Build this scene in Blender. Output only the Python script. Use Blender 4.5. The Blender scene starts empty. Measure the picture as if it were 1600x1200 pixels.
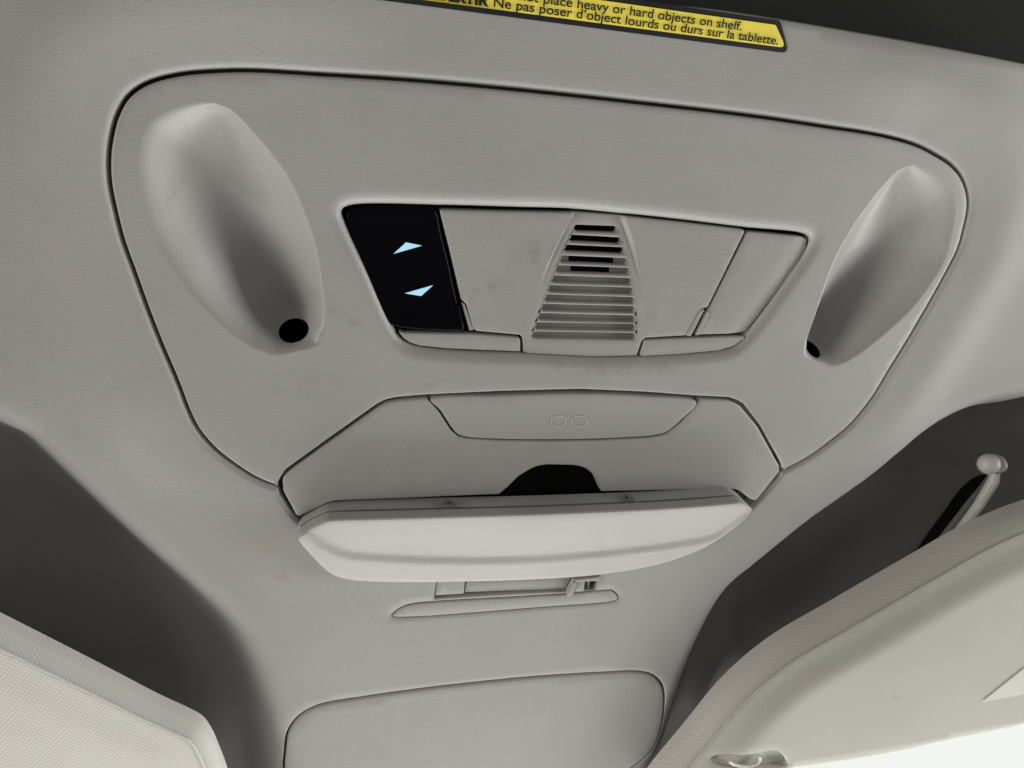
import bpy, math, random
import numpy as np
from mathutils import Matrix, Vector
from mathutils.geometry import delaunay_2d_cdt
random.seed(4)
S = bpy.context.scene
COL = S.collection

# ------------------------------------------------------------------ camera
F = 1200.0                       # focal length in photo pixels (1600 wide)
YAW, PIT, ROL = math.radians(17.245), math.radians(23.283), math.radians(7.163)
DIST = 0.36                      # camera below the headliner
Z0 = 1.90                        # height of the headliner
cy, sy = math.cos(YAW), math.sin(YAW); cp, sp = math.cos(PIT), math.sin(PIT); cr, sr = math.cos(ROL), math.sin(ROL)
RM = (np.array([[cr, -sr, 0], [sr, cr, 0], [0, 0, 1]]) @ np.array([[1, 0, 0], [0, cp, -sp], [0, sp, cp]])
      @ np.array([[cy, 0, -sy], [0, 1, 0], [sy, 0, cy]]))       # world (right, front, up) -> camera (right, down, forward)
CAM = np.array([-0.4085 * DIST, 0.0, Z0 - DIST])
cam = bpy.data.cameras.new('camera'); cam_ob = bpy.data.objects.new('camera', cam); COL.objects.link(cam_ob)
ax, ay, az = RM[0], -RM[1], -RM[2]
cam_ob.matrix_world = Matrix(((ax[0], ay[0], az[0], CAM[0]), (ax[1], ay[1], az[1], CAM[1]), (ax[2], ay[2], az[2], CAM[2]), (0, 0, 0, 1)))
cam.sensor_width = 36; cam.lens = 36 * F / 1600; cam.clip_start = 0.01; cam.clip_end = 100
S.camera = cam_ob

# ------------------------------------------------------------------ light
S.view_settings.view_transform = 'Standard'; S.view_settings.look = 'None'
S.view_settings.exposure = 0.36; S.view_settings.gamma = 1
W = bpy.data.worlds.new('World'); S.world = W; W.use_nodes = True
W.node_tree.nodes['Background'].inputs[0].default_value = (1.0, 0.97, 0.93, 1)
W.node_tree.nodes['Background'].inputs[1].default_value = 0.18

def area(name, loc, target, sx, sy_, power, col):
    l = bpy.data.lights.new(name, 'AREA'); l.shape = 'RECTANGLE'; l.size = sx; l.size_y = sy_; l.energy = power; l.color = col
    o = bpy.data.objects.new(name, l); COL.objects.link(o); o.location = loc
    o.rotation_euler = (Vector(target) - Vector(loc)).to_track_quat('-Z', 'Y').to_euler()
    return o
area('windscreen_light', (0.10, 0.95, 1.72), (0.0, 0.1, 1.9), 1.4, 0.3, 9.5, (1.0, 0.985, 0.955))
area('passenger_window_light', (1.5, 0.16, 1.45), (0.0, 0.08, 1.9), 1.2, 0.38, 15.5, (1.0, 0.985, 0.96))
area('driver_window_light', (-1.5, 0.16, 1.45), (0.0, 0.08, 1.9), 1.2, 0.45, 12.0, (1.0, 0.97, 0.92))

# ------------------------------------------------------------------ geometry helpers
def at(p, t=0.0):
    """photo pixel -> (x, y) on the plane t metres below the headliner"""
    d = RM.T @ np.array([p[0] - 800.0, p[1] - 600.0, F])
    s = (DIST - t) / d[2]
    return np.array([CAM[0] + d[0] * s, CAM[1] + d[1] * s])
def at_surf(p, h):
    t = 0.03
    for _ in range(900):
        q = at(p, t)
        if t <= h(q[None, :])[0]: break
        t -= 0.0002
    return q
def W3(p, t): return (float(p[0]), float(p[1]), float(Z0 - t))

def resample(P, step, closed=True):
    Q = np.vstack([P, P[:1]]) if closed else P
    seg = np.linalg.norm(np.diff(Q, axis=0), axis=1); s = np.concatenate([[0], np.cumsum(seg)])
    n = max(8, int(round(s[-1] / step)))
    k = np.linspace(0, s[-1], n + 1)[:-1] if closed else np.linspace(0, s[-1], n + 1)
    return np.stack([np.interp(k, s, Q[:, i]) for i in (0, 1)], 1)
def catmull(P, closed=True, sub=10):
    P = np.asarray(P, float); n = len(P); out = []
    rng = range(n) if closed else range(n - 1)
    for i in rng:
        if closed: a, b, c, d = P[i - 1], P[i], P[(i + 1) % n], P[(i + 2) % n]
        else: a, b, c, d = P[max(i - 1, 0)], P[i], P[i + 1], P[min(i + 2, n - 1)]
        t1 = max(np.linalg.norm(b - a), 1e-9) ** .5; t2 = max(np.linalg.norm(c - b), 1e-9) ** .5; t3 = max(np.linalg.norm(d - c), 1e-9) ** .5
        m1 = (c - a) / (t1 + t2) * t2 if not np.allclose(a, b) else (c - b)
        m2 = (d - b) / (t2 + t3) * t2 if not np.allclose(c, d) else (c - b)
        if not np.allclose(a, b): m1 = ((b - a) / t1 - (c - a) / (t1 + t2) + (c - b) / t2) * t2
        if not np.allclose(c, d): m2 = ((c - b) / t2 - (d - b) / (t2 + t3) + (d - c) / t3) * t2
        for u in np.linspace(0, 1, sub, endpoint=False):
            out.append((2*u**3-3*u**2+1)*b + (u**3-2*u**2+u)*m1 + (-2*u**3+3*u**2)*c + (u**3-u**2)*m2)
    if not closed: out.append(P[-1])
    return np.array(out)
def ccw(P):
    a = np.sum(P[:, 0] * np.roll(P[:, 1], -1) - np.roll(P[:, 0], -1) * P[:, 1])
    return P if a > 0 else P[::-1].copy()
def spline(px, step=0.0015, t=0.0):
    tf = t if callable(t) else (lambda p: t)
    return ccw(resample(np.array([at(p, tf(p)) for p in catmull(px)]), step))
def chain(px, step=0.002, t=0.0):
    return resample(np.array([at(p, t) for p in catmull(px, False)]), step, False)
def fillet(P, r, step=0.0015):
    """polygon with every corner rounded by radius r (world units)"""
    P = ccw(np.asarray(P, float)); n = len(P); out = []
    for i in range(n):
        a, b, c = P[i - 1], P[i], P[(i + 1) % n]
        e1 = a - b; e2 = c - b; l1 = np.linalg.norm(e1); l2 = np.linalg.norm(e2); e1 = e1 / l1; e2 = e2 / l2
        ang = math.acos(np.clip(e1 @ e2, -1, 1))
        if ang > math.radians(172): out.append(b); continue
        L = min(r / math.tan(ang / 2), .45 * l1, .45 * l2)
        p, q = b + e1 * L, b + e2 * L
        for u in np.linspace(0, 1, 7): out.append((1-u)**2 * p + 2*u*(1-u) * b + u*u * q)
    out = np.array(out); res = []
    for i in range(len(out)):
        a, b = out[i], out[(i + 1) % len(out)]; k = max(1, int(np.linalg.norm(b - a) / step))
        for j in range(k): res.append(a + (b - a) * j / k)
    return np.array(res)
def poly(px, r=0.001, step=0.0015, t=0.0): return fillet([at(p, t) for p in px], r, step)
def normals(P):
    T = np.roll(P, -1, 0) - np.roll(P, 1, 0); T /= np.maximum(np.linalg.norm(T, axis=1)[:, None], 1e-12)
    return np.stack([-T[:, 1], T[:, 0]], 1)            # inward for a ccw loop
def inset(P, d): return P + normals(P) * d
def seg_dist(X, P, closed=True):
    A = P if closed else P[:-1]; B = np.roll(P, -1, 0) if closed else P[1:]
    out = np.empty(len(X)); D = B - A; L = np.maximum((D * D).sum(1), 1e-18)
    for i in range(0, len(X), 3000):
        x = X[i:i + 3000, None, :] - A[None]
        k = np.clip((x * D[None]).sum(2) / L, 0, 1)
        r = x - k[..., None] * D[None]
        out[i:i + 3000] = np.sqrt((r * r).sum(2).min(1))
    return out
def inside(X, P):
    A = P; B = np.roll(P, -1, 0); out = np.zeros(len(X), bool)
    for i in range(0, len(X), 3000):
        x = X[i:i + 3000]; xx = x[:, 0][:, None]; yy = x[:, 1][:, None]
        c = (A[:, 1] > yy) != (B[:, 1] > yy)
        with np.errstate(divide='ignore', invalid='ignore'):
            xi = (B[:, 0] - A[:, 0]) * (yy - A[:, 1]) / (B[:, 1] - A[:, 1]) + A[:, 0]
        out[i:i + 3000] = (c & (xx < xi)).sum(1) % 2 == 1
    return out
def sdist(X, P): return seg_dist(X, P) * np.where(inside(X, P), 1, -1)   # positive inside
def sstep(a, b, x): k = np.clip((x - a) / (b - a), 0, 1); return k * k * (3 - 2 * k)

def link(name, me, mat, parent=None):
    o = bpy.data.objects.new(name, me); COL.objects.link(o)
    if mat: me.materials.append(mat)
    if parent: o.parent = parent
    return o
def mesh(name, V, Fc, mat, parent=None, sharp=35):
    me = bpy.data.meshes.new(name); me.from_pydata([tuple(map(float, v)) for v in V], [], [tuple(map(int, f)) for f in Fc])
    me.update()
    me.polygons.foreach_set('use_smooth', [True] * len(me.polygons))
    if sharp: me.set_sharp_from_angle(angle=math.radians(sharp))
    return link(name, me, mat, parent)
def roundover(r, n=5):
    return [(r * (1 - math.sin(a)), -r * (1 - math.cos(a))) for a in np.linspace(math.pi / 2, 0, n)]
    # (distance in from the rim, drop) ordered from the rim inward
def sheet(name, outer, mat, parent=None, holes=(), h=None, space=0.004, edge=(), hole_edge=(), wall=0.0, hole_wall=None,
          wall_draft=0.0, extra=None, hole_edges=None, sharp=35):
    """a skin over an outline: rounded rims, side walls going up from the rim, holes with their own rims"""
    h = h or (lambda X: np.zeros(len(X)))
    edge = list(edge) or [(0.0, 0.0)]; he = list(hole_edge) or [(0.0, 0.0)]
    outer = ccw(outer); holes = [ccw(x) for x in holes]
    pts, drop, cons, rims = [], [], [], []
    def add(loop, dz, con=True):
        k = len(pts); n = len(loop)
        pts.extend(map(tuple, loop)); drop.extend([dz] * n)
        if con: cons.extend([(k + i, k + (i + 1) % n) for i in range(n)])
        return k, n
    for j, (d, dz) in enumerate(edge):
        r = add(inset(outer, d), dz)
        if j == 0: rims.append((r, wall, 1))
    for hi, H in enumerate(holes):
        e = hole_edges[hi] if hole_edges else he
        for j, (d, dz) in enumerate(e):
            r = add(inset(H, -d), dz)
            if j == 0: rims.append((r, (hole_wall[hi] if hole_wall else wall), -1))
    lo, hi_ = outer.min(0), outer.max(0)
    gx = np.arange(lo[0], hi_[0], space); gy = np.arange(lo[1], hi_[1], space * .866)
    X, Y = np.meshgrid(gx, gy); X = X + (np.arange(len(gy)) % 2)[:, None] * space * .5
    G = np.stack([X.ravel(), Y.ravel()], 1)
    G = G[sdist(G, outer) > edge[-1][0] + space * .45]
    for k, H in enumerate(holes):
        e = hole_edges[k] if hole_edges else he
        if len(G): G = G[sdist(G, H) < -(e[-1][0] + space * .45)]
    if extra is not None:
        E_ = extra[sdist(extra, outer) > edge[-1][0] + 0.0008]
        for k, H in enumerate(holes):
            e = hole_edges[k] if hole_edges else he
            E_ = E_[sdist(E_, H) < -(e[-1][0] + 0.0008)]
        G = np.vstack([G, E_])
    pts.extend(map(tuple, G)); drop.extend([0.0] * len(G))
    V2, _, F2, orig, _, _ = delaunay_2d_cdt([Vector(p) for p in pts], cons, [], 0, 1e-7)
    P = np.array([(v.x, v.y) for v in V2]); Fa = np.array(F2)
    dz = np.array([drop[o[0]] if o else 0.0 for o in orig])
    cen = P[Fa].mean(1); keep = inside(cen, outer)
    for H in holes: keep &= ~inside(cen, H)
    Fa = Fa[keep]
    T = h(P) + dz
    V = [W3(P[i], T[i]) for i in range(len(P))]; faces = [tuple(f) for f in Fa]
    back = {}
    for i, o in enumerate(orig):
        for q in o: back[q] = i
    for (k, n), w, sgn in rims:
        if not w: continue
        b = len(V); loop = [back[k + i] for i in range(n)]
        Lp = np.array([P[i] for i in loop]); N = normals(Lp) * wall_draft * sgn
        for i, vi in enumerate(loop): V.append((P[vi][0] + N[i][0], P[vi][1] + N[i][1], V[vi][2] + w))
        for i in range(n):
            j = (i + 1) % n
            q = (loop[i], loop[j], b + j, b + i)
            if q[0] != q[1]: faces.append(q if sgn < 0 else q[::-1])
    # faces look down (towards the cabin)
    out = []
    for f in faces: out.append(f)
    o = mesh(name, V, out, mat, parent, sharp)
    return o
def empty(name, p, t, label, cat, group=None):
    o = bpy.data.objects.new(name, None); COL.objects.link(o); o.empty_display_size = .02
    tag(o, label, cat, group); return o
def tag(o, label=None, cat=None, group=None, kind=None):
    if label: o['label'] = label
    if cat: o['category'] = cat
    if group: o['group'] = group
    if kind: o['kind'] = kind
    return o
def tube(name, path, rad, mat, parent=None, n=14, cap=True):
    path = [Vector(p) for p in path]; rad = rad if hasattr(rad, '__len__') else [rad] * len(path)
    V, Fc = [], []; up = Vector((.13, .27, .95))
    for i, p in enumerate(path):
        d = (path[min(i + 1, len(path) - 1)] - path[max(i - 1, 0)]).normalized()
        a = d.cross(up).normalized(); b = d.cross(a)
        for k in range(n):
            w = 2 * math.pi * k / n; V.append(p + (a * math.cos(w) + b * math.sin(w)) * rad[i])
    for i in range(len(path) - 1):
        for k in range(n): Fc.append((i*n+k, i*n+(k+1) % n, (i+1)*n+(k+1) % n, (i+1)*n+k))
    if cap: Fc.append(tuple(range(n))[::-1]); Fc.append(tuple(range((len(path)-1)*n, len(path)*n)))
    return mesh(name, V, Fc, mat, parent, 50)

# ------------------------------------------------------------------ materials
def mat(name, col, rough=.6, spec=.35, grain=None, dirt=(), mottle=.06, emit=None, cloth=None, coat=0):
    m = bpy.data.materials.new(name); m.use_nodes = True; nt = m.node_tree; N = nt.nodes; L = nt.links
    b = N['Principled BSDF']; b.inputs['Roughness'].default_value = rough; b.inputs['Specular IOR Level'].default_value = spec
    b.inputs['Base Color'].default_value = (*col, 1)
    if coat: b.inputs['Coat Weight'].default_value = coat; b.inputs['Coat Roughness'].default_value = .08
    if emit:
        b.inputs['Emission Color'].default_value = (*emit[0], 1); b.inputs['Emission Strength'].default_value = emit[1]
        return m
    tc = N.new('ShaderNodeTexCoord'); co = tc.outputs['Object']
    def math_(op, a, b_=None):
        n = N.new('ShaderNodeMath'); n.operation = op
        for i, v in enumerate((a, b_)):
            if v is None: continue
            if hasattr(v, 'links'): L.new(v, n.inputs[i])
            else: n.inputs[i].default_value = v
        return n.outputs[0]
    def noise(scale, detail=2, rough_=.5):
        n = N.new('ShaderNodeTexNoise'); n.inputs['Scale'].default_value = scale; n.inputs['Detail'].default_value = detail
        n.inputs['Roughness'].default_value = rough_; L.new(co, n.inputs['Vector']); return n.outputs[0]
    colour = None
    def mix(fac, A, B):
        n = N.new('ShaderNodeMix'); n.data_type = 'RGBA'
        L.new(fac, n.inputs[0])
        for i, v in ((6, A), (7, B)):
            if hasattr(v, 'links'): L.new(v, n.inputs[i])
            else: n.inputs[i].default_value = (*v, 1)
        return n.outputs[2]
    def ramp(v, a, b_):
        n = N.new('ShaderNodeMapRange'); n.interpolation_type = 'SMOOTHSTEP'
        n.inputs[1].default_value = a; n.inputs[2].default_value = b_; L.new(v, n.inputs[0]); return n.outputs[0]
    if mottle:
        colour = mix(ramp(noise(14, 3, .6), .3, .7), tuple(c * (1 - mottle) for c in col), tuple(min(1, c * (1 + mottle)) for c in col))
        # fine speckle
        colour = mix(ramp(noise(1600, 2), .35, .65), tuple(c * .93 for c in col), colour) if grain else colour
    for (x, y, rx, ry, ang, dc, amt, ns) in dirt:       # worn or soiled patches at fixed places on the surface
        vm = N.new('ShaderNodeMapping'); vm.vector_type = 'TEXTURE'
        vm.inputs['Location'].default_value = (x, y, Z0); vm.inputs['Rotation'].default_value = (0, 0, ang); vm.inputs['Scale'].default_value = (rx, ry, 1)
        L.new(co, vm.inputs['Vector'])
        ln = N.new('ShaderNodeVectorMath'); ln.operation = 'LENGTH'; L.new(vm.outputs[0], ln.inputs[0])
        fall = N.new('ShaderNodeMapRange'); fall.interpolation_type = 'SMOOTHSTEP'
        fall.inputs[1].default_value = 1; fall.inputs[2].default_value = .1; L.new(ln.outputs['Value'], fall.inputs[0])
        f = math_('MULTIPLY', math_('MULTIPLY', fall.outputs[0], ramp(noise(ns, 4, .65), .42, .62)), amt)
        colour = mix(f, colour if colour is not None else col, dc)
    if colour is not None: L.new(colour, b.inputs['Base Color'])
    hgt = None
    if grain:
        n1 = noise(grain[0], 3, .55)
        hgt = n1; dist = grain[1]
    if cloth:
        pitch, ang, dist = cloth
        mp = N.new('ShaderNodeMapping'); mp.inputs['Rotation'].default_value = (.5, .45, ang); L.new(co, mp.inputs[0])
        sx = N.new('ShaderNodeSeparateXYZ'); L.new(mp.outputs[0], sx.inputs[0])
        k = 2 * math.pi / pitch
        a = math_('SINE', math_('MULTIPLY', sx.outputs[0], k)); c = math_('SINE', math_('MULTIPLY', sx.outputs[1], k * .8))
        hgt = math_('ADD', math_('MULTIPLY', math_('ADD', a, 0), .5), math_('MULTIPLY', c, .35))
        hgt = math_('ADD', hgt, math_('MULTIPLY', noise(1500, 2), .5))
        base = colour if colour is not None else col
        colour = mix(ramp(hgt, -.5, .9), tuple(c_ * .92 for c_ in col), base); L.new(colour, b.inputs['Base Color'])
    if hgt is not None:
        bp = N.new('ShaderNodeBump'); bp.inputs['Strength'].default_value = 1; bp.inputs['Distance'].default_value = dist
        L.new(hgt, bp.inputs['Height']); L.new(bp.outputs[0], b.inputs['Normal'])
    return m
def spot(p, rx, ry, deg, dc, amt, ns=120):
    q = at(p); return (q[0], q[1], rx, ry, math.radians(deg), dc, amt, ns)
GREY = (0.334, 0.325, 0.312)
GRAIN = (1000, 0.00013)
RED = (.36, .28, .24); DK = (.12, .11, .10)
M_HEAD = mat('headliner_plastic', GREY, .56, .35, GRAIN, dirt=[spot((400, 850), .05, .035, 20, RED, .35, 60), spot((440, 900), .012, .006, 40, (.33, .2, .16), .5, 90),
    spot((120, 300), .05, .09, 10, (.36, .31, .28), .5, 30), spot((60, 560), .08, .05, 0, (.30, .29, .28), .5, 30)])
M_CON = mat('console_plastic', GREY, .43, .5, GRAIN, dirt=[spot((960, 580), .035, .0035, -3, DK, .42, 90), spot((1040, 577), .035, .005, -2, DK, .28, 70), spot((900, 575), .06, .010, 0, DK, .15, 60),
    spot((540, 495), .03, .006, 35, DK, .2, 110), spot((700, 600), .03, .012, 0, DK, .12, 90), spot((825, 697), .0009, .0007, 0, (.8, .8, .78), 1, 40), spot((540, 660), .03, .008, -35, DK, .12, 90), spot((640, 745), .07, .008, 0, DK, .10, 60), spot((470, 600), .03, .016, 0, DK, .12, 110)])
M_LENS = mat('lamp_panel_plastic', (.325, .315, .298), .45, .4, (820, .00016), dirt=[spot((845, 405), .022, .014, 30, DK, .28, 90), spot((765, 455), .02, .014, 0, DK, .2, 90), spot((1020, 500), .03, .02, 0, DK, .12, 150)])
M_DOOR = mat('compartment_plastic', (.322, .312, .290), .45, .4, (1000, .00012), dirt=[spot((1040, 640), .01, .004, 40, DK, .3, 200), spot((700, 760), .05, .01, 0, DK, .15, 100)])
M_BLACK = mat('gloss_black', (.002, .002, .003),   .08, .07, mottle=0, coat=0)
M_DARK = mat('dark_hole_shade', (.006, .006, .006), .9, .1, mottle=0)  # near-black colour stands for deep shade inside holes and gaps
M_GAP = mat('dark_backing_shade', (.11, .107, .10), .9, .1, mottle=0)  # dark colour stands for groove shade; also covers the roof shell
M_RUB = mat('grey_rubber', (.15, .147, .138), .55, .3, mottle=0)
M_CYAN = mat('lit_arrow', (.0, .0, .0), .5, .1, emit=((.46, .82, 1.0), .72))
M_VISL = mat('visor_cloth_left', (.62, .60, .57), .85, .15, cloth=(.0016, math.radians(58), .00006), mottle=.04)
M_VISR = mat('visor_cloth_right', (.41, .395, .36), .8, .2, cloth=(.0018, math.radians(12), .00003), mottle=.04, dirt=[spot((1340, 1022), .006, .002, 30, DK, .7, 300)])
M_VISE = mat('visor_edge_cloth', (.58, .565, .53), .85, .15, cloth=(.0016, math.radians(20), .00005), mottle=.04)
M_WHITE = mat('white_plastic', (.50, .485, .45), .4, .4, mottle=.03)
M_PAPER = mat('white_label', (.50, .49, .46), .6, .3, mottle=.03)
M_YEL = mat('label_yellow', (.88, .74, .09), .45, .4, mottle=.03)
M_INK = mat('label_black', (.012, .012, .012), .5, .3, mottle=0)
M_SHELF = mat('dark_trim_cloth', (.035, .036, .032), .9, .15, (500, .0002), mottle=.1)
M_POCK = M_HEAD

# ------------------------------------------------------------------ outlines traced once
console_px = [(436,764),(401,750),(373,733),(336,705),(308,673),(292,642),(276,600),(250,539),(228,483),(206,422),(189,375),(176,323),(169,288),(167,253),(169.5,223),
    (180,180),(198,149),(228,128),(280,114),(336,109),(393,108),(497,114),(650,124),(820,139.5),(1000,159),(1180,180),(1310,199),(1345,204),(1397,214),(1436,226),(1467,242),
    (1488,256),(1504,275),(1513,298),(1515,322),(1509,354),(1499,389),(1478,431),(1453,476),(1422,529),(1390,581),(1369,616),(1350,642),(1327,668),(1299,691),(1266,715),(1222,739)]
top_chain = [at(p) for p in catmull(console_px, False)]
plate_px = [(441.5,753),(451,738.6),(522.5,687),(594,636),(606,630),(620,627),(666,623),(779,617),(907,614),(1009,618),(1091,624),(1137.6,626),(1149,630),(1158,636),(1184,667),(1218,728),(1219,737),(1214,744),(1194,769),(1184,781),(1178.6,783),(1172,780),
    (1158,769),(1150,766),(1137.6,765),(1035,767),(940,769),(932.6,751),(926,741),(917,733.5),(908,730),(897,728),(856,727),(842,729),(830,733.5),(809.5,746),(794,762),(780,773.5),(727.5,775.5),(625,780),(533,783),(522,784),(512,787),(470,807),(466,808),(463,806),(443,769)]
cut_tail = [(1219,746),(1182,786),(1150,815),(1080,850),(960,868),(800,876),(640,870),(540,850),(490,830),(463,810),(437,772)]
hole_console = ccw(resample(np.array(top_chain + [at(p) for p in catmull(cut_tail, False)]), .002))
# the console's own edge runs just inside the groove, then along the top of the spectacles compartment
comp_top = [(1219,727),(1186,668),(1160,634),(1150,628.5),(1138,624.5),(1091,622.5),(1009,616.5),(907,612),(779,615.5),(666,621),(619,625),(604,628.5),(592,634.5),(521,685),(449,737),(440,752)]
con_out = ccw(resample(np.array([at(p) for p in catmull(console_px, False)] + [at(p) for p in comp_top]), .0015))
con_out = inset(con_out, .0)
recess_px = [(535,331),(547,324),(680,323),(800,326),(900,329),(975,336),(1070,346),(1165,357.5),(1260,367.5),(1270,374),(1266,390),(1240,430),(1170,525),(1150,544),(1125,551),(1060,557),(1000,560),(925,560),(825,555),(700,550),(645,542),(627,531),(612,508),(575,425),(540,350)]
RECESS = spline(recess_px)

# ------------------------------------------------------------------ surface of the console: two scooped reading-light wells
def scoop(inner_px, outer_px, bottom_px, depth):
    I = chain(inner_px); O = chain(outer_px); B = chain(bottom_px)
    ring = np.vstack([I, B[1:], O[::-1]]); ring = ccw(ring)
    y0, y1 = ring[:, 1].min(), ring[:, 1].max()
    def h(X):
        t = np.zeros(len(X)); m = inside(X, ring)
        if not m.any(): return t
        x = X[m]
        di = seg_dist(x, I, False); do = seg_dist(x, O, False); db = seg_dist(x, B, False)
        di = di * di / (di + .0011); do2 = do * do / (do + .0028)
        q = di / (di + do2 + 1e-9); qm = .47
        w = np.where(q < qm, np.sin(np.pi / 2 * np.clip(q / qm, 0, 1)) ** .95, np.sin(np.pi / 2 * np.clip((1 - q) / (1 - qm), 0, 1)) ** 1.12)
        s = np.clip((x[:, 1] - y0) / (y1 - y0), 0, 1)
        D = depth * (s ** .6) * (1 - .12 * s)
        db = db * db / (db + .002)
        t[m] = -D * w * np.clip(1 - np.exp(-(db / .0062) ** 1.4), 0, 1)
        return t
    return h, ring
LI = [(340,162),(362,172),(384,193),(418.6,232),(453,279),(479,336),(496.6,392),(505,448),(507,496),(504,530)]
LO = [(340,162),(318,159),(296,162),(271,169),(237,188),(223,210),(215,253),(221.5,314),(241,375),(276,431),(315,479),(367,526),(414,556)]
LB = [(504,530),(498,540),(462,550),(430,557),(414,556)]
RI = [(1428,258),(1408,264),(1380,291),(1352,326),(1324,368),(1299,417),(1282,466),(1268,508),(1254,546)]
RO = [(1428,258),(1450,266.5),(1471,279),(1488,298),(1494,329),(1488,368),(1478,406),(1453,448),(1422,487),(1380,525),(1338,557),(1304,577)]
RB = [(1254,546),(1257,557),(1275,566),(1292,574),(1304,577)]
hL, ringL = scoop(LI, LO, LB, .029)
hR, ringR = scoop(RI, RO, RB, .029)
def h_con(X): return hL(X) + hR(X)

def socket_loop(cpx, a, b, ang, h, n=28):
    P = []
    for k in range(n):
        w = 2 * math.pi * k / n; c, s = math.cos(w) * a, math.sin(w) * b
        P.append(at_surf((cpx[0] + c * math.cos(ang) - s * math.sin(ang), cpx[1] + c * math.sin(ang) + s * math.cos(ang)), h))
    return ccw(np.array(P))
SOCK_L = socket_loop((459, 518), 24, 18.5, math.radians(-18), hL)
mir = SOCK_L.copy(); mir[:, 0] *= -1
mc_ = mir.mean(0); mir = mc_ + (mir - mc_) * .85
SOCK_R = ccw(mir + np.array([ringL[:, 0].mean() + ringR[:, 0].mean(), ringR[:, 1].max() - ringL[:, 1].max()]))

# ------------------------------------------------------------------ headliner surface
lridge = [(-420,560),(-200,615),(-60,660),(0,687),(28,698),(56,722),(93,757),(140,801),(187,845),(233,887),(280,927),(322,964),(355,999),(373,1032),(385,1069),(397,1116),(409,1167),(413,1200),(418,1290)]
rridge = [(2050,560),(1800,590),(1680,620),(1600,640),(1551,647),(1504,663),(1457,691),(1420,722),(1373,761),(1327,794),(1280,827),(1233,864),(1187,901),(1154,927),(1131,957),(1112,990),(1093,1027),(1070,1079),(1047,1144),(1022,1195),(990,1290)]
LR = chain(lridge, .006); RR = chain(rridge, .006)
def far(ch, sx):
    a, b = ch[0], ch[-1]
    return ccw(np.vstack([ch, [[b[0], b[1] + .6], [b[0] + sx * 1.6, b[1] + .6], [a[0] + sx * 1.6, a[1]]]]))
PL, PR = far(LR, -1), far(RR, 1)
yc = at((800, 760))[1]
def h_head(X):
    t = np.zeros(len(X))
    for Pg, ch in ((PL, LR), (PR, RR)):
        d = seg_dist(X, ch, False) * np.where(inside(X, Pg), 1, -1)
        k = np.clip((d + .017) / .043, 0, None)
        t -= .085 * (1 - np.exp(-k ** 1.8))
        t += np.where(d > 0, np.clip(X[:, 1] - at((300, 900))[1], 0, .5) * .36 * sstep(0, .05, d), 0)
    for Pg, ch in ((PL, LR), (PR, RR)):                  # unseen front header lip, raised to keep windscreen light out of the pockets
        d = seg_dist(X, ch, False) * inside(X, Pg)
        t += (.012 - np.minimum(t, .012)) * sstep(.37, .43, X[:, 1]) * sstep(.012, .06, d)
    t += (.085 - np.minimum(t, .085)) * sstep(.47, .56, np.abs(X[:, 0] - .04))      # unseen door headers, lowered either side to keep side light off the pockets
    # a soft swelling of the roof lining round the console
    d = -sdist(X, hole_console)
    sw = np.where(d > 0, .0034 * np.exp(-((d - .028) / .020) ** 2), 0)
    sw *= 1 - sstep(yc - .06, yc + .01, X[:, 1])
    sw *= sstep(.09, .16, np.abs(X[:, 0]))
    t += sw
    t += .25 * np.clip(X[:, 1] - yc - .03, 0, 1) ** 2
    return t

# ------------------------------------------------------------------ headliner
strip_px = [(611,963),(620.5,952.5),(639,944),(676,939.6),(796,932.5),(889,927),(950,921.5),(957,922.5),(966.5,932),(966,936),(960.5,939.6),(842.5,950),(727,959.4),(657.5,964.3),(613.6,964.7)]
slot_px = [(682,905),(678,936),(700,934),(796,928),(889,923.5),(930,921.5),(938,896),(880,880),(690,885)]
cover_px = [(442,1200),(444,1174.5),(449,1142),(468,1117),(500,1100.5),(565,1089),(657.5,1076),(750,1065),(842.5,1056.6),(935,1050.6),(995,1048.7),(1018,1053),(1034.5,1068),(1039,1086.6),(1036,1123.6),(1027.5,1156),(1013.7,1179),(986,1200),(930,1235),(800,1265),(600,1280),(480,1265),(450,1235)]
def on_head(px, step=.0015): return ccw(resample(np.array([at_surf(p, h_head) for p in catmull(px, True, 5)]), step))
STRIP = on_head(strip_px); COVER = on_head(cover_px, .003); SLOT = fillet([at_surf(p, h_head) for p in slot_px], .0008)
gap_px = [(1547,743),(1530,744),(1515,752),(1497,770),(1478,797),(1452,832),(1432,860),(1400,890),(1440,880),(1475,838),(1495,812),(1520,780),(1537,760)]
PIVGAP = on_head(gap_px, .003)
head_px_edge = [(-700,-420),(600,-75),(1000,2),(1115,14),(1210,28),(1350,52),(1600,99),(2100,210)]
edge_ch = chain(head_px_edge, .008)
HEAD_OUT = ccw(np.vstack([[[-.62, edge_ch[0][1]]], edge_ch, [[.68, edge_ch[-1][1]], [.68, .44], [.21, .44], [.17, .50], [.15, .62], [-.20, .62], [-.24, .44], [-.62, .44]]]))
print('edge', edge_ch[0], edge_ch[-1])
HEAD_OUT = resample(HEAD_OUT, .008)
rim = roundover(.0032, 7)
headliner = sheet('headliner', HEAD_OUT, M_HEAD, holes=[hole_console, STRIP, COVER, SLOT, PIVGAP], h=h_head, space=.0045,
    edge=[(0, -.002), (.0006, -.0006), (.002, 0)], hole_edges=[rim, roundover(.0008, 3), roundover(.0012, 4), roundover(.0006, 3), roundover(.0015, 3)],
    wall=.02, hole_wall=[.014, .006, .006, .007, .002])
tag(headliner, 'moulded grey plastic roof lining around the overhead console', kind='structure')
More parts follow.
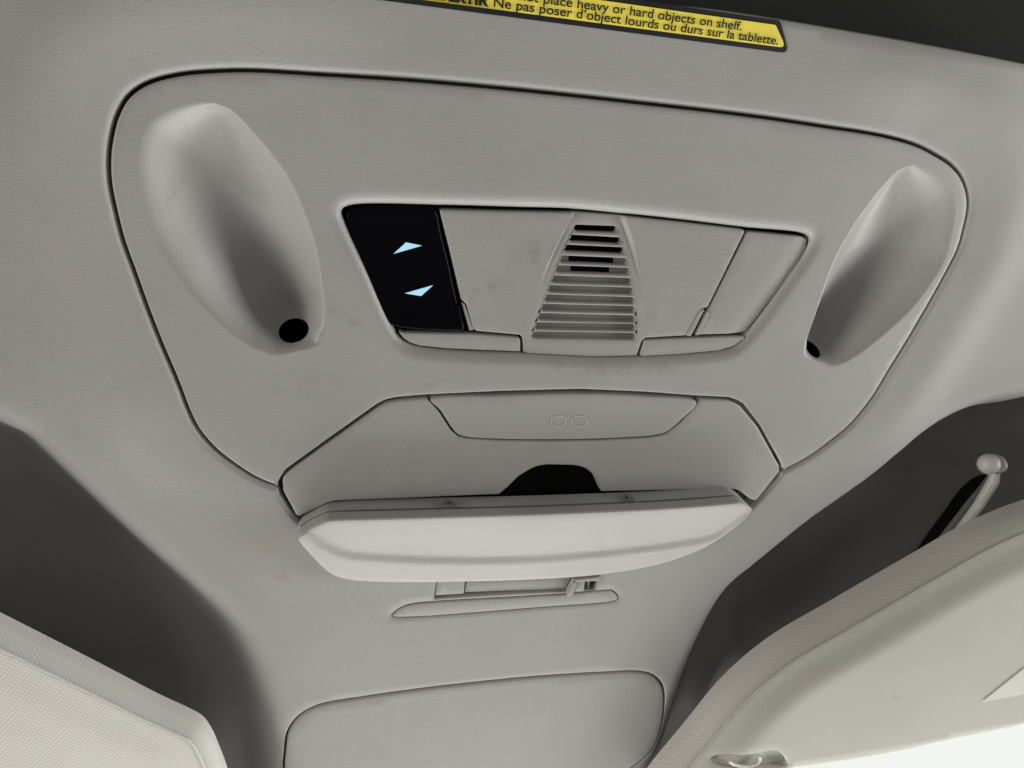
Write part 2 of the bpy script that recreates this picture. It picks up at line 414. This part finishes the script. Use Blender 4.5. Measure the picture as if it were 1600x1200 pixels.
# dark sheets behind the cut-outs, their colour standing for shade in the gaps
def backing(name, loop, t, m, parent, grow=.006):
    L_ = inset(ccw(loop), -grow); c = len(L_)
    return sheet(name, L_, m, parent, h=lambda X: np.full(len(X), t), space=.05)
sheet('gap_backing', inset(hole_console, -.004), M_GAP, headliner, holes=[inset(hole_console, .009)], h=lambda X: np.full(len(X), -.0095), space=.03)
o = sheet('gap_backing', inset(COVER, -.004), M_GAP, headliner, h=lambda X: h_head(X) - .0055, space=.02)
o = sheet('gap_backing', inset(STRIP, -.003), M_GAP, headliner, h=lambda X: h_head(X) - .0055, space=.02)
o = sheet('gap_backing', inset(SLOT, -.002), M_GAP, headliner, h=lambda X: h_head(X) - .0065, space=.02)
o = sheet('gap_backing', inset(PIVGAP, -.014), M_DARK, headliner, h=lambda X: h_head(X) - .012, space=.02)

# ------------------------------------------------------------------ overhead console
console = empty('overhead_console', at((850, 450)), 0, 'grey overhead console with two scooped light wells, black switch panel and open spectacles door', 'overhead console')
def dense(ring, n):                                      # extra points so the wells read smooth
    lo, hi = ring.min(0) - .004, ring.max(0) + .004
    X, Y = np.meshgrid(np.arange(lo[0], hi[0], n), np.arange(lo[1], hi[1], n)); G = np.stack([X.ravel(), Y.ravel()], 1)
    return G[(sdist(G, ring) > -.003) & (np.abs(sdist(G, ring) - .00075) > .0019)]
con_in = inset(con_out, .0014)
panel = sheet('console_panel', con_in, M_CON, console, holes=[RECESS, SOCK_L, SOCK_R], h=h_con, space=.004, extra=np.vstack([dense(ringL, .0012), dense(ringR, .0012)] + [inset(resample(r_, .0011), d_) for r_ in (ringL, ringR) for d_ in (-.0006, 0, .0006, .0013, .0021)]),
    edge=roundover(.0012, 4), hole_edges=[[(d_ * 1.45, z_) for d_, z_ in roundover(.0050, 10)], [(0, -.0013), (.0003, -.0006), (.0008, -.00015), (.0014, 0)], [(0, -.0013), (.0003, -.0006), (.0008, -.00015), (.0014, 0)]], wall=.010, hole_wall=[.006, 0, 0])
for nm, lp, h_ in (('light_socket', SOCK_L, hL), ('light_socket', SOCK_R, hR)):
    T = h_(lp) - .0013; c = lp.mean(0); V = []; n = len(lp)
    for k, (sc, dy, dz) in enumerate(((1.0, 0, 0), (.96, .001, .002), (.94, .004, .012), (.9, .008, .022))):
        for p, t in zip(lp, T): V.append(((p[0] - c[0]) * sc + c[0], (p[1] - c[1]) * sc + c[1] + dy, Z0 - t + dz))
    Fc = [(k*n+i, k*n+(i+1) % n, (k+1)*n+(i+1) % n, (k+1)*n+i) for k in range(3) for i in range(n)] + [tuple(range(3*n, 4*n))]
    mesh(nm, V, Fc, M_DARK, console)
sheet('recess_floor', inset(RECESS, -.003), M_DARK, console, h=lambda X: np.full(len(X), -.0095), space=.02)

TP = -.0024
def plate(name, loop, m, parent, t=TP, bev=.0007, depth=.004, space=.006, h=None, **k):
    hh = h or (lambda X: np.full(len(X), t))
    return sheet(name, loop, m, parent, h=hh, space=space, edge=roundover(bev, 4), wall=depth, **k)
# black switch panel with lit arrows
sw_px = [(541,334),(556,326),(676,325),(682,330),(691,370),(700,405),(714,468),(726,517),(722,518),(618,511),(607,503),(572,425),(546,356)]
SW = spline(sw_px, .0012, TP)
SWd = None
def h_sw(X):
    return TP - .0012 * sstep(.0045, .0070, sdist(X, SW))
swp = sheet('switch_panel', SW, M_BLACK, console, h=h_sw, space=.0025, edge=roundover(.0014, 5), wall=.004)
for tri in ([(615.5,396.5),(634.5,379),(659,384)], [(633,458.5),(676.5,446),(658,462.5)]):
    P = [at(p, TP - .0008) for p in tri]; V = [W3(p, TP - .0008) for p in P] + [W3(p, TP - .0013) for p in P]
    mesh('arrow_symbol', V, [(0,1,2),(0,1,4,3),(1,2,5,4),(2,0,3,5)], M_CYAN, swp, 20)

# centre lamp panel with the slotted grille
def z1(x, y): return (820 + x / 5, 320 + y / 5)
lamp_px = [(687,328),(800,331),(899,332.5),(975,338),(1070,348),(1162,359),(1164,362),(1106,480),(1099,482),(1077,524),(1009,528),(1003,533),(995,556),(925,557.5),(825,552.5),(818,550),(816.5,527),(812,523.5),(745,517.5),(740,514),(729,476),(721,468),(702,387)]
LAMP = poly(lamp_px, .0012, t=TP)
rl = chain([z1(*p) for p in [(392,40),(390,62),(330,170),(240,350),(170,500),(100,670),(60,760),(-10,900),(-60,1060)]], .001, TP)
rr = chain([z1(*p) for p in [(770,40),(772,92),(840,300),(888,500),(912,680),(925,820),(930,1060)]], .001, TP)
FIELD = ccw(np.vstack([rl, rr[::-1]]))
yt, yb = at(z1(500, 60), TP)[1], at(z1(500, 760), TP)[1]
def h_lamp(X):
    d = sdist(X, FIELD); f = 1 - sstep(yt, yb, X[:, 1])
    wide = np.where(seg_dist(X, rr, False) < seg_dist(X, rl, False), .0006 + .0014 * f, .0007)
    return TP - .0022 * f * np.clip((d + wide * .5) / wide, 0, 1)
slots = [((390,187),(732,197)),((348,265),(762,285)),((305,342),(785,362)),((272,425),(805,445)),((238,500),(822,520)),((205,578),(835,598)),((175,652),(848,672)),((148,725),(857,745)),((120,798),(860,815)),((95,870),(862,888)),((70,942),(865,955)),((47,1013),(865,1025))]
HH = 27.0
def slot_half(i, side):            # side -1 upper half, +1 lower half, from left tip to right tip
    (lx, ly), (rx, ry) = slots[i]; out = []
    for a in np.linspace(0, math.pi / 2, 6): out.append((lx + HH * (1 - math.cos(a)), ly + side * HH * math.sin(a)))
    for k in (.25, .5, .75): out.append((lx + HH + (rx - lx - 2 * HH) * k, ly + (ry - ly) * k + side * HH))
    for a in np.linspace(math.pi / 2, 0, 6): out.append((rx - HH * (1 - math.cos(a)), ry + side * HH * math.sin(a)))
    return out
hole = slot_half(0, -1) + [s[1] for s in slots[1:-1]] + slot_half(11, 1)[::-1] + [s[0] for s in slots[1:-1]][::-1]
TG = lambda p: TP
GH = ccw(np.array([at(z1(*p), TP - .001) for p in hole]))
ridge_extra = np.vstack([resample(rl + np.array([dx, 0]), .0012, False) for dx in (-.0012, -.0006, 0, .0006, .0012)] + [resample(rr + np.array([dx, 0]), .0012, False) for dx in (-.0018, -.0011, -.0005, 0, .0005, .0011)])
lamp = sheet('lamp_panel', LAMP, M_LENS, console, holes=[GH], h=h_lamp, space=.003, edge=roundover(.0008, 4), hole_edges=[[(0, -.0005), (.0002, -.00015), (.0006, 0)]], wall=.0045, hole_wall=[.0046], extra=ridge_extra)
for i in range(11):
    low = slot_half(i, 1); upn = slot_half(i + 1, -1)
    P = [at(z1(*p), TP - .001) for p in low + upn[::-1]]
    P = ccw(np.array(P)); n = len(P); c = P.mean(0)
    Ttop = h_lamp(P); N_ = normals(P)
    V = []
    for ins, dz in ((0, .0040), (0, .0006), (.00022, .00016), (.0006, 0)):
        for p, q, t in zip(P, N_, Ttop): V.append(W3(p + q * ins, t - dz))
    Fc = [(k*n+j, k*n+(j+1) % n, (k+1)*n+(j+1) % n, (k+1)*n+j) for k in range(3) for j in range(n)]
    # top: quads bridging the two long sides
    half = len(low)
    Pn = np.array([at(z1(*p), TP - .001) for p in low + upn[::-1]]); flip = not np.allclose(Pn[0], P[0])
    b = 3 * n; m2 = n // 2
    for j in range(m2 - 1): Fc.append((b + j, b + j + 1, b + n - 2 - j, b + n - 1 - j))
    mesh('slat', V, Fc, M_LENS, lamp, 60)
gb_px = [z1(*p) for p in [(240,402),(345,402),(345,470),(358,470),(358,548),(668,548),(668,470),(700,470),(700,402),(850,402),(900,700),(900,1065),(20,1065),(150,640)]]
sheet('grille_backing', np.array([at(p, TP - .0045) for p in gb_px]), M_LENS, lamp, h=lambda X: h_lamp(X) - .0044, space=.006, edge=[(0, 0)], wall=.0012)
# blank cover on the right, the two lamp buttons and release tabs
BL = poly([(1169,362),(1254,370),(1263,375),(1262,388),(1238,428),(1168,519),(1160,521),(1091,523),(1088,520),(1106,486),(1110,480)], .0014, t=TP)
def h_bl(X): return TP - .0012 * (1 - sstep(.0, .012, seg_dist(X, chain([(1275,372),(1240,428),(1168,520)], .002), False)))
plate('blank_cover', BL, M_LENS, console, h=h_bl)
plate('lamp_button', poly([(622,517),(630,520),(735,522),(810,527),(813,531),(813,549),(806,549),(700,544.5),(655,540),(640,535),(630,528)], .0014, t=TP), M_LENS, console, t=TP + .0002)
plate('lamp_button', poly([(1007,532),(1012,531),(1080,528),(1164,525),(1163,530),(1146,541),(1122,548),(1060,553.5),(1004,556.5),(1000,555)], .0014, t=TP), M_LENS, console, t=TP + .0002)
for q in ([(1093,486),(1101,482),(1079.5,524),(1072,525)], [(1105,486),(1109,489),(1092,523),(1086,524)]):
    plate('release_tab', poly([q[0], q[1], q[2], q[3]], .0005, .0006, TP), M_LENS, console, t=TP + .0004, bev=.0003)
plate('release_tab', poly([(713,478),(717,473),(724,514),(721,517)], .0005, .0006, TP), M_BLACK, swp, t=TP + .0005, bev=.0004)
plate('release_tab', poly([(721,472),(727,477),(741,516),(734,517)], .0005, .0006, TP), M_LENS, lamp, t=TP - .0005, bev=.0003)

# spectacles compartment: face plate with finger notch, flap, open door, near-black sheet for the cavity's shade
flap_px = [(673,625),(688.5,641.5),(707.5,670.5),(716,679),(729,683),(779,686.3),(856,687.2),(932,686),(1008,682),(1027,679.5),(1040,676),(1064,657),(1089,629),(1009,619.5),(907,615.6),(779,618.8)]
FLAP = spline(flap_px, .0015)
PLATE = ccw(resample(np.array([at(p) for p in plate_px]), .0015))
gasket = inset(FLAP, -.0012)
flap_cut = np.vstack([[at((1093, 620))], [at((668.5, 619))]])
cut_loop = ccw(resample(np.array([at(p) for p in [(669,618),(671.5,626.5),(686.5,643),(705.5,672.5),(715,682),(728.5,686),(779,689),(856,690),(932,688.7),(1009,685),(1028,682.5),(1041.5,679),(1066,659),(1092,628.5),(1094,619)]]), .0015, False))
# plate outline without the flap bay
pa = [(441.5,753),(443,746),(451,738.6),(522.5,687),(594,636),(606,630),(620,627),(650,624.5),(667,623.3)]
pb = [(671.5,627),(686,644),(705,673.5),(714.5,682.5),(728.5,686.2),(779,689.2),(856,690.2),(932,689),(1009,685.2),(1028,682.7),(1042,679),(1066.5,659),(1092,629)]
pc = plate_px[plate_px.index((1137.6,626)):]
FACE = ccw(resample(np.array([at(p) for p in pa + pb + [(1097,624.5)] + pc]), .0013))
def h_face(X):
    return np.full(len(X), -.0004)
face = sheet('compartment_face', FACE, M_CON, console, h=h_face, space=.004, edge=roundover(.0011, 4), wall=.006)
flap = sheet('spectacles_flap', FLAP, M_CON, console, h=lambda X: h_face(X) + .0004, space=.004, edge=roundover(.0009, 4), wall=.008)
# engraved spectacles symbol
def sym_path(px): return [Vector(W3(at(p), h_face(at(p)[None])[0] + .0005)) for p in px]
def zz(x, y): return (420 + x / 1.951, 590 + y / 1.951)
lens_l = [zz(*p) for p in [(866,121),(885,118),(903,121),(905,132),(898,144),(880,147),(865,143),(861,130)]]
lens_r = [zz(*p) for p in [(928,121),(948,118),(968,122),(971,133),(965,144),(945,148),(930,145),(924,133)]]
M_SYM = mat('symbol_print', (.56, .55, .52), .5, .3, mottle=0)
V, Fc = [], []
def ribbon(pts, closed, w=.00022):
    global V, Fc
    P = np.array(pts); n = len(P)
    T = (np.roll(P, -1, 0) - np.roll(P, 1, 0)) if closed else np.gradient(P, axis=0)
    N_ = np.stack([-T[:, 1], T[:, 0]], 1); N_ /= np.linalg.norm(N_, axis=1)[:, None]
    b = len(V); t = h_face(P)
    for i in range(n):
        for s, dz in ((-1, .0001), (-.6, .0007), (.6, .0007), (1, .0001)): V.append(W3(P[i] + N_[i] * s * w, t[i] + dz))
    for i in range(n if closed else n - 1):
        j = (i + 1) % n
        for k in range(3): Fc.append((b+i*4+k, b+j*4+k, b+j*4+k+1, b+i*4+k+1))
for lp in (lens_l, lens_r): ribbon([at(p) for p in catmull(lp, True, 6)], True)
ribbon([at(p) for p in catmull([zz(*p) for p in [(905,128),(909,123),(915,121),(920,123),(924,128)]], False, 4)], False)
mesh('spectacles_symbol', V, Fc, M_SYM, flap)
# the door, swung down at its rear edge
YT, YB = 805.0, 905.0
def t_door(p): return .017 - .014 * np.clip((p[1] - YT + (p[0] - 820) * .02) / (YB - YT), -.4, 1.2)
door_px = [(465.5,842),(471,836),(510,816.5),(522,814.5),(640,810),(840,804),(1035,795),(1148,787),(1158,786.5),(1172,793),(1177,798),(1171,806),(1148,826),(1102,856.5),(1035,882),(938,899.5),(830,907),(676,910.5),(599,910),(548,906.5),(517,897),(486.6,869)]
DOOR = ccw(resample(np.array([at(p, t_door(p)) for p in catmull(door_px)]), .0015))
# plane of the door fitted to the traced rim
A_ = np.array([list(at(p, t_door(p))) + [1] for p in door_px]); b_ = np.array([t_door(p) for p in door_px]); co_, *_ = np.linalg.lstsq(A_, b_, rcond=None)
crease = chain([(470,815),(505,846),(538,864),(580,870.5),(625,874),(727,877.5),(805,877),(881,872.5),(1009,857),(1060,848),(1112,835),(1153,800),(1185,770)], .0015, .008)
upper = ccw(np.vstack([crease, [at((1185, 700), .01), at((470, 700), .01)]]))
def h_door(X):
    base = X @ co_[:2] + co_[2]
    d = seg_dist(X, crease, False) * np.where(inside(X, upper), 1, -1)
    return base - .0012 * sstep(-.0022, .0018, d) + .0010 * sstep(.002, .035, np.clip(d, 0, None))
door = sheet('spectacles_door', DOOR, M_DOOR, console, h=h_door, space=.0028, edge=roundover(.0012, 5), wall=.0062)
tray_loop = inset(DOOR, .0002)
tray = sheet('door_tray', tray_loop, M_CON, door, h=lambda X: X @ co_[:2] + co_[2] - .0098, space=.02, edge=[(0, 0)], wall=.010, sharp=35)
M_SEAM = M_DARK
for px in ((707, 793), (990, 783)):
    q = at((px[0], 796 + (707 - px[0]) * .035 + 9), .0160); V = []; n = 12; rr_ = (1, 1, .93, .62, .55, .25); yy_ = (.002, -.0010, -.0014, -.0012, -.0003, -.0001)
    for k in range(6):
        for j in range(n + 1):
            a = math.pi * j / n
            V.append((q[0] + math.cos(a) * .0036 * rr_[k], q[1] + yy_[k], Z0 - .0078 + math.sin(a) * .0062 * rr_[k] + (1 - rr_[k]) * .0016))
    Fc = [(k*(n+1)+j, k*(n+1)+j+1, (k+1)*(n+1)+j+1, (k+1)*(n+1)+j) for k in range(5) for j in range(n)] + [tuple(range(5*(n+1), 6*(n+1)))]
    Fc += [(k*(n+1), (k+1)*(n+1), (k+1)*(n+1)+n, k*(n+1)+n) for k in range(5)]
    mesh('bumper', V, Fc, M_RUB, door, 40)
cav = ccw(inset(hole_console, .012))
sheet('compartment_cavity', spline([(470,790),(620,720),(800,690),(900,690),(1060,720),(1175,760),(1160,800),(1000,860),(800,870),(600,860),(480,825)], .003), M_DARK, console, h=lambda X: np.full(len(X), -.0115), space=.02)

# ------------------------------------------------------------------ trim strip and latch slot under the door
trim = empty('trim_plate', at((790, 940)), 0, 'narrow grey trim plate with a small latch just below the open spectacles door', 'trim plate')
sheet('cover_strip', inset(STRIP, .0007), M_HEAD, trim, h=lambda X: h_head(X) + .0002, space=.005, edge=roundover(.0008, 4), wall=.005)
def onh(px, r=.0006): return fillet([at_surf(p, h_head) for p in px], r, .0015)
sheet('slide_panel', onh([(684,890),(680,931.5),(725,928.5),(728.5,895)]), M_HEAD, trim, h=lambda X: h_head(X) - .0006, space=.006, edge=roundover(.0004, 3), wall=.004)
sheet('slide_panel', onh([(730,909),(726,927.5),(800,925),(884,923),(893,904),(810,907)]), M_HEAD, trim, h=lambda X: h_head(X) - .0012, space=.006, edge=roundover(.0004, 3), wall=.004)
def small(name, px, t, depth, m, parent, bev=.0004): return sheet(name, fillet([at_surf(p, h_head) for p in px], .0005, .001), m, parent, h=lambda X: h_head(X) + t, space=.003, edge=roundover(bev, 3), wall=depth)
lt = small('latch', [(895,903),(936,898.5),(934,904),(930,905),(894,907)], .0018, .006, M_DOOR, trim)
small('latch_arm', [(894,906),(899,906),(894,923),(889,928),(884,927),(885,922)], .0024, .006, M_DOOR, lt)
small('latch_tongue', [(898,907),(914,906),(912,922),(897,923)], .0004, .005, M_DOOR, lt)
small('latch_tongue', [(919,906),(923,906),(922,922),(916,922)], -.0012, .004, M_RUB, lt)
sensor = sheet('sensor_cover', inset(COVER, .0011), M_HEAD, h=lambda X: h_head(X) + .0003, space=.006, edge=roundover(.0012, 4), wall=.006)
tag(sensor, 'flat grey rounded cover panel set in the roof lining between the two visors', 'cover panel')

# ------------------------------------------------------------------ sun visors
TV = .030
vis_l = empty('sun_visor', at((100, 1100)), 0, 'pale cloth sun visor at lower left with a narrow stitched edge band', 'sun visor', 'sun visors')
LV_px = [(-420,745),(-200,857),(0,959),(82,1000.5),(165,1043),(247.5,1086),(297,1109),(316,1120),(329,1137),(344,1171),(356,1205),(375,1290),(380,1380),(300,1480),(-100,1560),(-420,1500)]
TL = .022
LV = ccw(resample(np.array([at(p, .0095) for p in catmull(LV_px)]), .003))
def h_lv(X):
    d = sdist(X, LV)
    return TL - .0075 * (1 - np.sqrt(np.clip(1 - (1 - np.clip(d / .0085, 0, 1)) ** 2, 0, 1))) + .0012 * sstep(.012, .030, d)
seam_l = .0095
ring_pts = np.vstack([inset(LV, d) for d in (.0004, .001, .002, .0035, .005, .007, .0085)])
lvo = sheet('visor_body', LV, M_VISL, vis_l, h=h_lv, space=.006, edge=[(0, 0), (.0003, 0), (.0010, 0), (.0022, 0), (.004, 0), (.006, 0), (.0085, 0)], wall=.006)
me = lvo.data; me.materials.append(M_VISE)
cen = np.array([p.center[:2] for p in me.polygons]); dd = sdist(cen, LV)
for p, d in zip(me.polygons, dd): p.material_index = 1 if d < .006 else 0
sl = inset(LV, .0070); hs = h_lv(sl)
tube('piping', [W3(p, t + .0001) for p, t in zip(sl, hs)], .0006, M_VISL, vis_l, n=6, cap=False)

vis_r = empty('sun_visor', at((1350, 1000)), 0, 'large beige cloth sun visor at lower right, padded edge, hung from a white pivot', 'sun visor', 'sun visors')
RV_px = [(1017,1195),(1070,1130),(1130,1058),(1200,998),(1303,937),(1417,871),(1517,815),(1600,782),(1700,755),(1900,715),(2150,690),(2200,900),(2000,1030),(1800,1085),(1600,1134),(1487,1158),(1375,1182.5),(1270,1199),(1180,1212),(1080,1240),(1010,1245),(1000,1220)]
TR = .045
RV = ccw(resample(np.array([at(p, .016 + .022 * float(np.clip((p[1] - 1080 + .2 * max(p[0] - 1600, 0)) / 40, 0, 1) * np.clip((p[0] - 1150) / 80, 0, 1))) for p in catmull(RV_px)]), .003))
RVedge = chain([(900,1350),(1017,1195),(1070,1130),(1130,1058),(1200,998),(1303,937),(1417,871),(1517,815),(1600,782),(1900,715)], .003, .016)
def h_rv(X):
    d = seg_dist(X, RVedge, False); d2 = np.clip(sdist(X, RV), 0, 1)
    a = .010 * np.sqrt(np.clip(1 - (1 - np.clip(d2 / .010, 0, 1)) ** 2, 0, 1))
    b = .0075 * sstep(.010, .036, d)
    return TR - .016 + a - .004 + b - .002 * (1 - sstep(0, .010, d2))
notch_px = [(1120,1203),(1142,1190.5),(1187,1182.5),(1212,1177.5),(1222,1181),(1234,1200),(1200,1206)]
NOTCH = ccw(resample(np.array([at(p, TR) for p in catmull(notch_px)]), .002))
rvo = sheet('visor_body', RV, M_VISR, vis_r, holes=[NOTCH], h=h_rv, space=.006, edge=[(0, 0), (.0004, 0), (.0014, 0), (.003, 0), (.0055, 0), (.010, 0)], hole_edges=[roundover(.0012, 4)], wall=.008, hole_wall=[.008])
_T = np.gradient(RVedge, axis=0); _T /= np.linalg.norm(_T, axis=1)[:, None]; _N = np.stack([-_T[:, 1], _T[:, 0]], 1)
if not inside((RVedge + _N * .008)[len(RVedge) // 2][None], RV)[0]: _N = -_N
sr_ = RVedge + _N * .0085; sr_ = sr_[inside(sr_, RV) & (sdist(sr_, RV) > .006)]; hr_ = h_rv(sr_)
tube('piping', [W3(p, t + .0001) for p, t in zip(sr_, hr_)], .0006, M_VISR, vis_r, n=6, cap=False)
sheet('clip_recess', inset(NOTCH, -.002), M_VISE, vis_r, h=lambda X: h_rv(X) - .0045, space=.01)
tube('clip_rod', [W3(at(p, TR - .003), TR - .004) for p in catmull([(1140,1191),(1147,1196),(1165,1199),(1183,1195),(1188,1190),(1189,1183)], False, 5)], .0011, M_WHITE, vis_r, n=8)
LBL = fillet([at(p, TR) for p in [(1535,1101),(1600,1049),(1700,980),(1800,1040),(1600,1089)]], .002, .002)
sheet('visor_label', LBL, M_PAPER, vis_r, h=lambda X: h_rv(X) + .0008, space=.006, edge=[(0, -.0006), (.0006, 0)], wall=.001)
# pivot: ball with cap and bent arm
def p3(px, t): return Vector(W3(at(px, t), t))
TB = -.012
arm = tube('pivot_arm', [p3((1555,738), TB), p3((1552,752), TB + .001), p3((1530,790), TB + .004), p3((1490,845), TB + .010), p3((1462,880), TB + .016)], [.0032, .0040, .0041, .0041, .0041], M_WHITE, vis_r, 16)
def ball(name, c, r, sc, m, parent, n=16):
    V, Fc = [], []
    for i in range(1, n):
        for j in range(2 * n):
            a = math.pi * i / n; b = math.pi * j / n
            V.append((c[0] + r * sc[0] * math.sin(a) * math.cos(b), c[1] + r * sc[1] * math.sin(a) * math.sin(b), c[2] + r * sc[2] * math.cos(a)))
    k = 2 * n
    for i in range(n - 2):
        for j in range(k): Fc.append((i*k+j, i*k+(j+1) % k, (i+1)*k+(j+1) % k, (i+1)*k+j))
    Fc.append(tuple(range(k))[::-1]); Fc.append(tuple(range((n-2)*k, (n-1)*k)))
    return mesh(name, V, Fc, m, parent)
ball('pivot_ball', p3((1545, 725), TB + .006), .0076, (1, .95, .95), M_WHITE, vis_r)
ball('pivot_cap', p3((1557, 724), TB - .002), .0068, (.75, .9, 1.2), M_WHITE, vis_r)

# ------------------------------------------------------------------ yellow warning label at the rear edge
lab = empty('warning_label', at((1000, 30)), 0, 'yellow bilingual warning sticker with black border at the rear edge of the roof lining', 'label')
pL, pR = at((588, 0.5)), at((1228, 84))
ex = (pR - pL) / np.linalg.norm(pR - pL); ey = np.array([ex[1], -ex[0]])           # ey points to the rear (picture up)
corner_b = at((1232, 83.5)); corner_t = at((1212, 31))
Hh = (corner_t - corner_b) @ ey; slant = (corner_t - corner_b) @ ex
LEN = .34
def lp(x, y): return corner_b + ex * x + ey * y
out_l = fillet([lp(0, 0), lp(slant * .8, Hh), lp(-LEN, Hh), lp(-LEN, 0)], .0025, .003)
bo = sheet('label_border', out_l, M_INK, lab, h=lambda X: h_head(X) + .0004, space=.01)
bw = .0022
inn = fillet([lp(-bw * 1.1, bw), lp(slant * .8 - bw * .9, Hh - bw), lp(-LEN + bw, Hh - bw), lp(-LEN + bw, bw)], .0018, .003)
ye = sheet('label_face', inn, M_YEL, lab, h=lambda X: h_head(X) + .0007, space=.01)
def text(body, px_end, px_base_ref, size, bold, endx=None, startx=None, sx=1.0):
    cu = bpy.data.curves.new('label_text', 'FONT'); cu.body = body; cu.size = size; cu.align_x = 'RIGHT' if endx is not None else 'LEFT'
    cu.offset = bold; cu.extrude = .0; cu.space_character = 1.0
    ob = bpy.data.objects.new('label_text', cu); COL.objects.link(ob)
    bpy.context.view_layer.update()
    dg = bpy.context.evaluated_depsgraph_get(); me = bpy.data.meshes.new_from_object(ob.evaluated_get(dg))
    w = [v.co.x for v in me.vertices]
    base = px_base_ref
    for v in me.vertices:
        q = base + ex * v.co.x * sx + ey * v.co.y
        v.co = W3(q, .0009 + .0002)
    wid = (max(w) - min(w)) * sx
    bpy.data.objects.remove(ob)
    o_ = link('label_text', me, M_INK, lab); return o_, wid
b1 = at((1157, 47.5)); e1 = at((890, 12)); 
b2 = at((1214, 70)); e2 = at((771, 11))
SZ = .0053
fit = lambda a, b, n: np.linalg.norm(at(a) - at(b))
_p, w0 = text('Ne pas poser d\u2019object lourds ou durs sur la tablette.', None, b2, SZ, .00007, endx=0, sx=1.0); bpy.data.objects.remove(_p)
SX = fit((771, 10.5), (1214, 70), 0) / w0
_, w2 = text('Ne pas poser d\u2019object lourds ou durs sur la tablette.', None, b2, SZ, .00007, endx=0, sx=SX)
_, w1 = text('Do not place heavy or hard objects on shelf.', None, b1, SZ, .00007, endx=0, sx=SX)
text('AVERTIR', None, b2 - ex * (w2 + .003), SZ, .00028, endx=0, sx=SX)
text('WARNING', None, b1 - ex * (w1 + .003), SZ, .00028, endx=0, sx=SX)
print('SX', SX)

# ------------------------------------------------------------------ dark shelf lining behind, roof shell, windscreen and sky
def quad(name, P, m, kind=None, parent=None, th=.01):
    V = list(map(tuple, P)) + [(p[0], p[1], p[2] + th) for p in P]
    o_ = mesh(name, V, [(0,1,2,3), (7,6,5,4), (0,4,5,1), (1,5,6,2), (2,6,7,3), (3,7,4,0)], m, parent, 20)
    if kind: o_['kind'] = kind
    return o_
sh = quad('shelf_lining', [(-1.2, -1.0, Z0 + .09), (1.6, -1.0, Z0 + .09), (1.6, .0, Z0 + .09), (-1.2, .0, Z0 + .09)], M_SHELF, 'structure'); sh['label'] = 'dark cloth lining behind the rear edge of the roof lining'
rf = quad('roof_shell', [(-1.6, -1.2, Z0 + .13), (2.0, -1.2, Z0 + .13), (2.0, .45, Z0 + .13), (-1.6, .45, Z0 + .13)], M_GAP, 'structure'); rf['label'] = 'unseen dark roof shell above the lining, closing off light from above'  # unseen roof, added to stop light leaking in from above
sky = quad('sky', [(-7, 4.5, -1), (7, 4.5, -1), (7, 4.6, 9), (-7, 4.6, 9)], mat('overcast_sky', (0, 0, 0), 1, 0, emit=((1.0, 1.0, .985), .80)), 'structure'); sky['label'] = 'bright overcast sky beyond the windscreen'
M_GLASS = bpy.data.materials.new('windscreen_glass'); M_GLASS.use_nodes = True
_n = M_GLASS.node_tree.nodes; _n.clear(); _o = _n.new('ShaderNodeOutputMaterial'); _t = _n.new('ShaderNodeBsdfTransparent'); _g = _n.new('ShaderNodeBsdfGlossy'); _m = _n.new('ShaderNodeMixShader')
_t.inputs[0].default_value = (.97, .98, .97, 1); _g.inputs['Roughness'].default_value = .03; _m.inputs[0].default_value = .05
for _a, _b in ((_t.outputs[0], _m.inputs[1]), (_g.outputs[0], _m.inputs[2]), (_m.outputs[0], _o.inputs[0])): M_GLASS.node_tree.links.new(_a, _b)
ws = quad('windscreen', [(-.85, .452, Z0 - .002), (.95, .452, Z0 - .002), (.95, 1.20, Z0 - .75), (-.85, 1.20, Z0 - .75)], M_GLASS, th=.005)
tag(ws, 'clear windscreen glass showing bright sky below the right sun visor', 'windscreen')
print('tris', sum(len(o.data.polygons) for o in S.objects if o.type == 'MESH'))
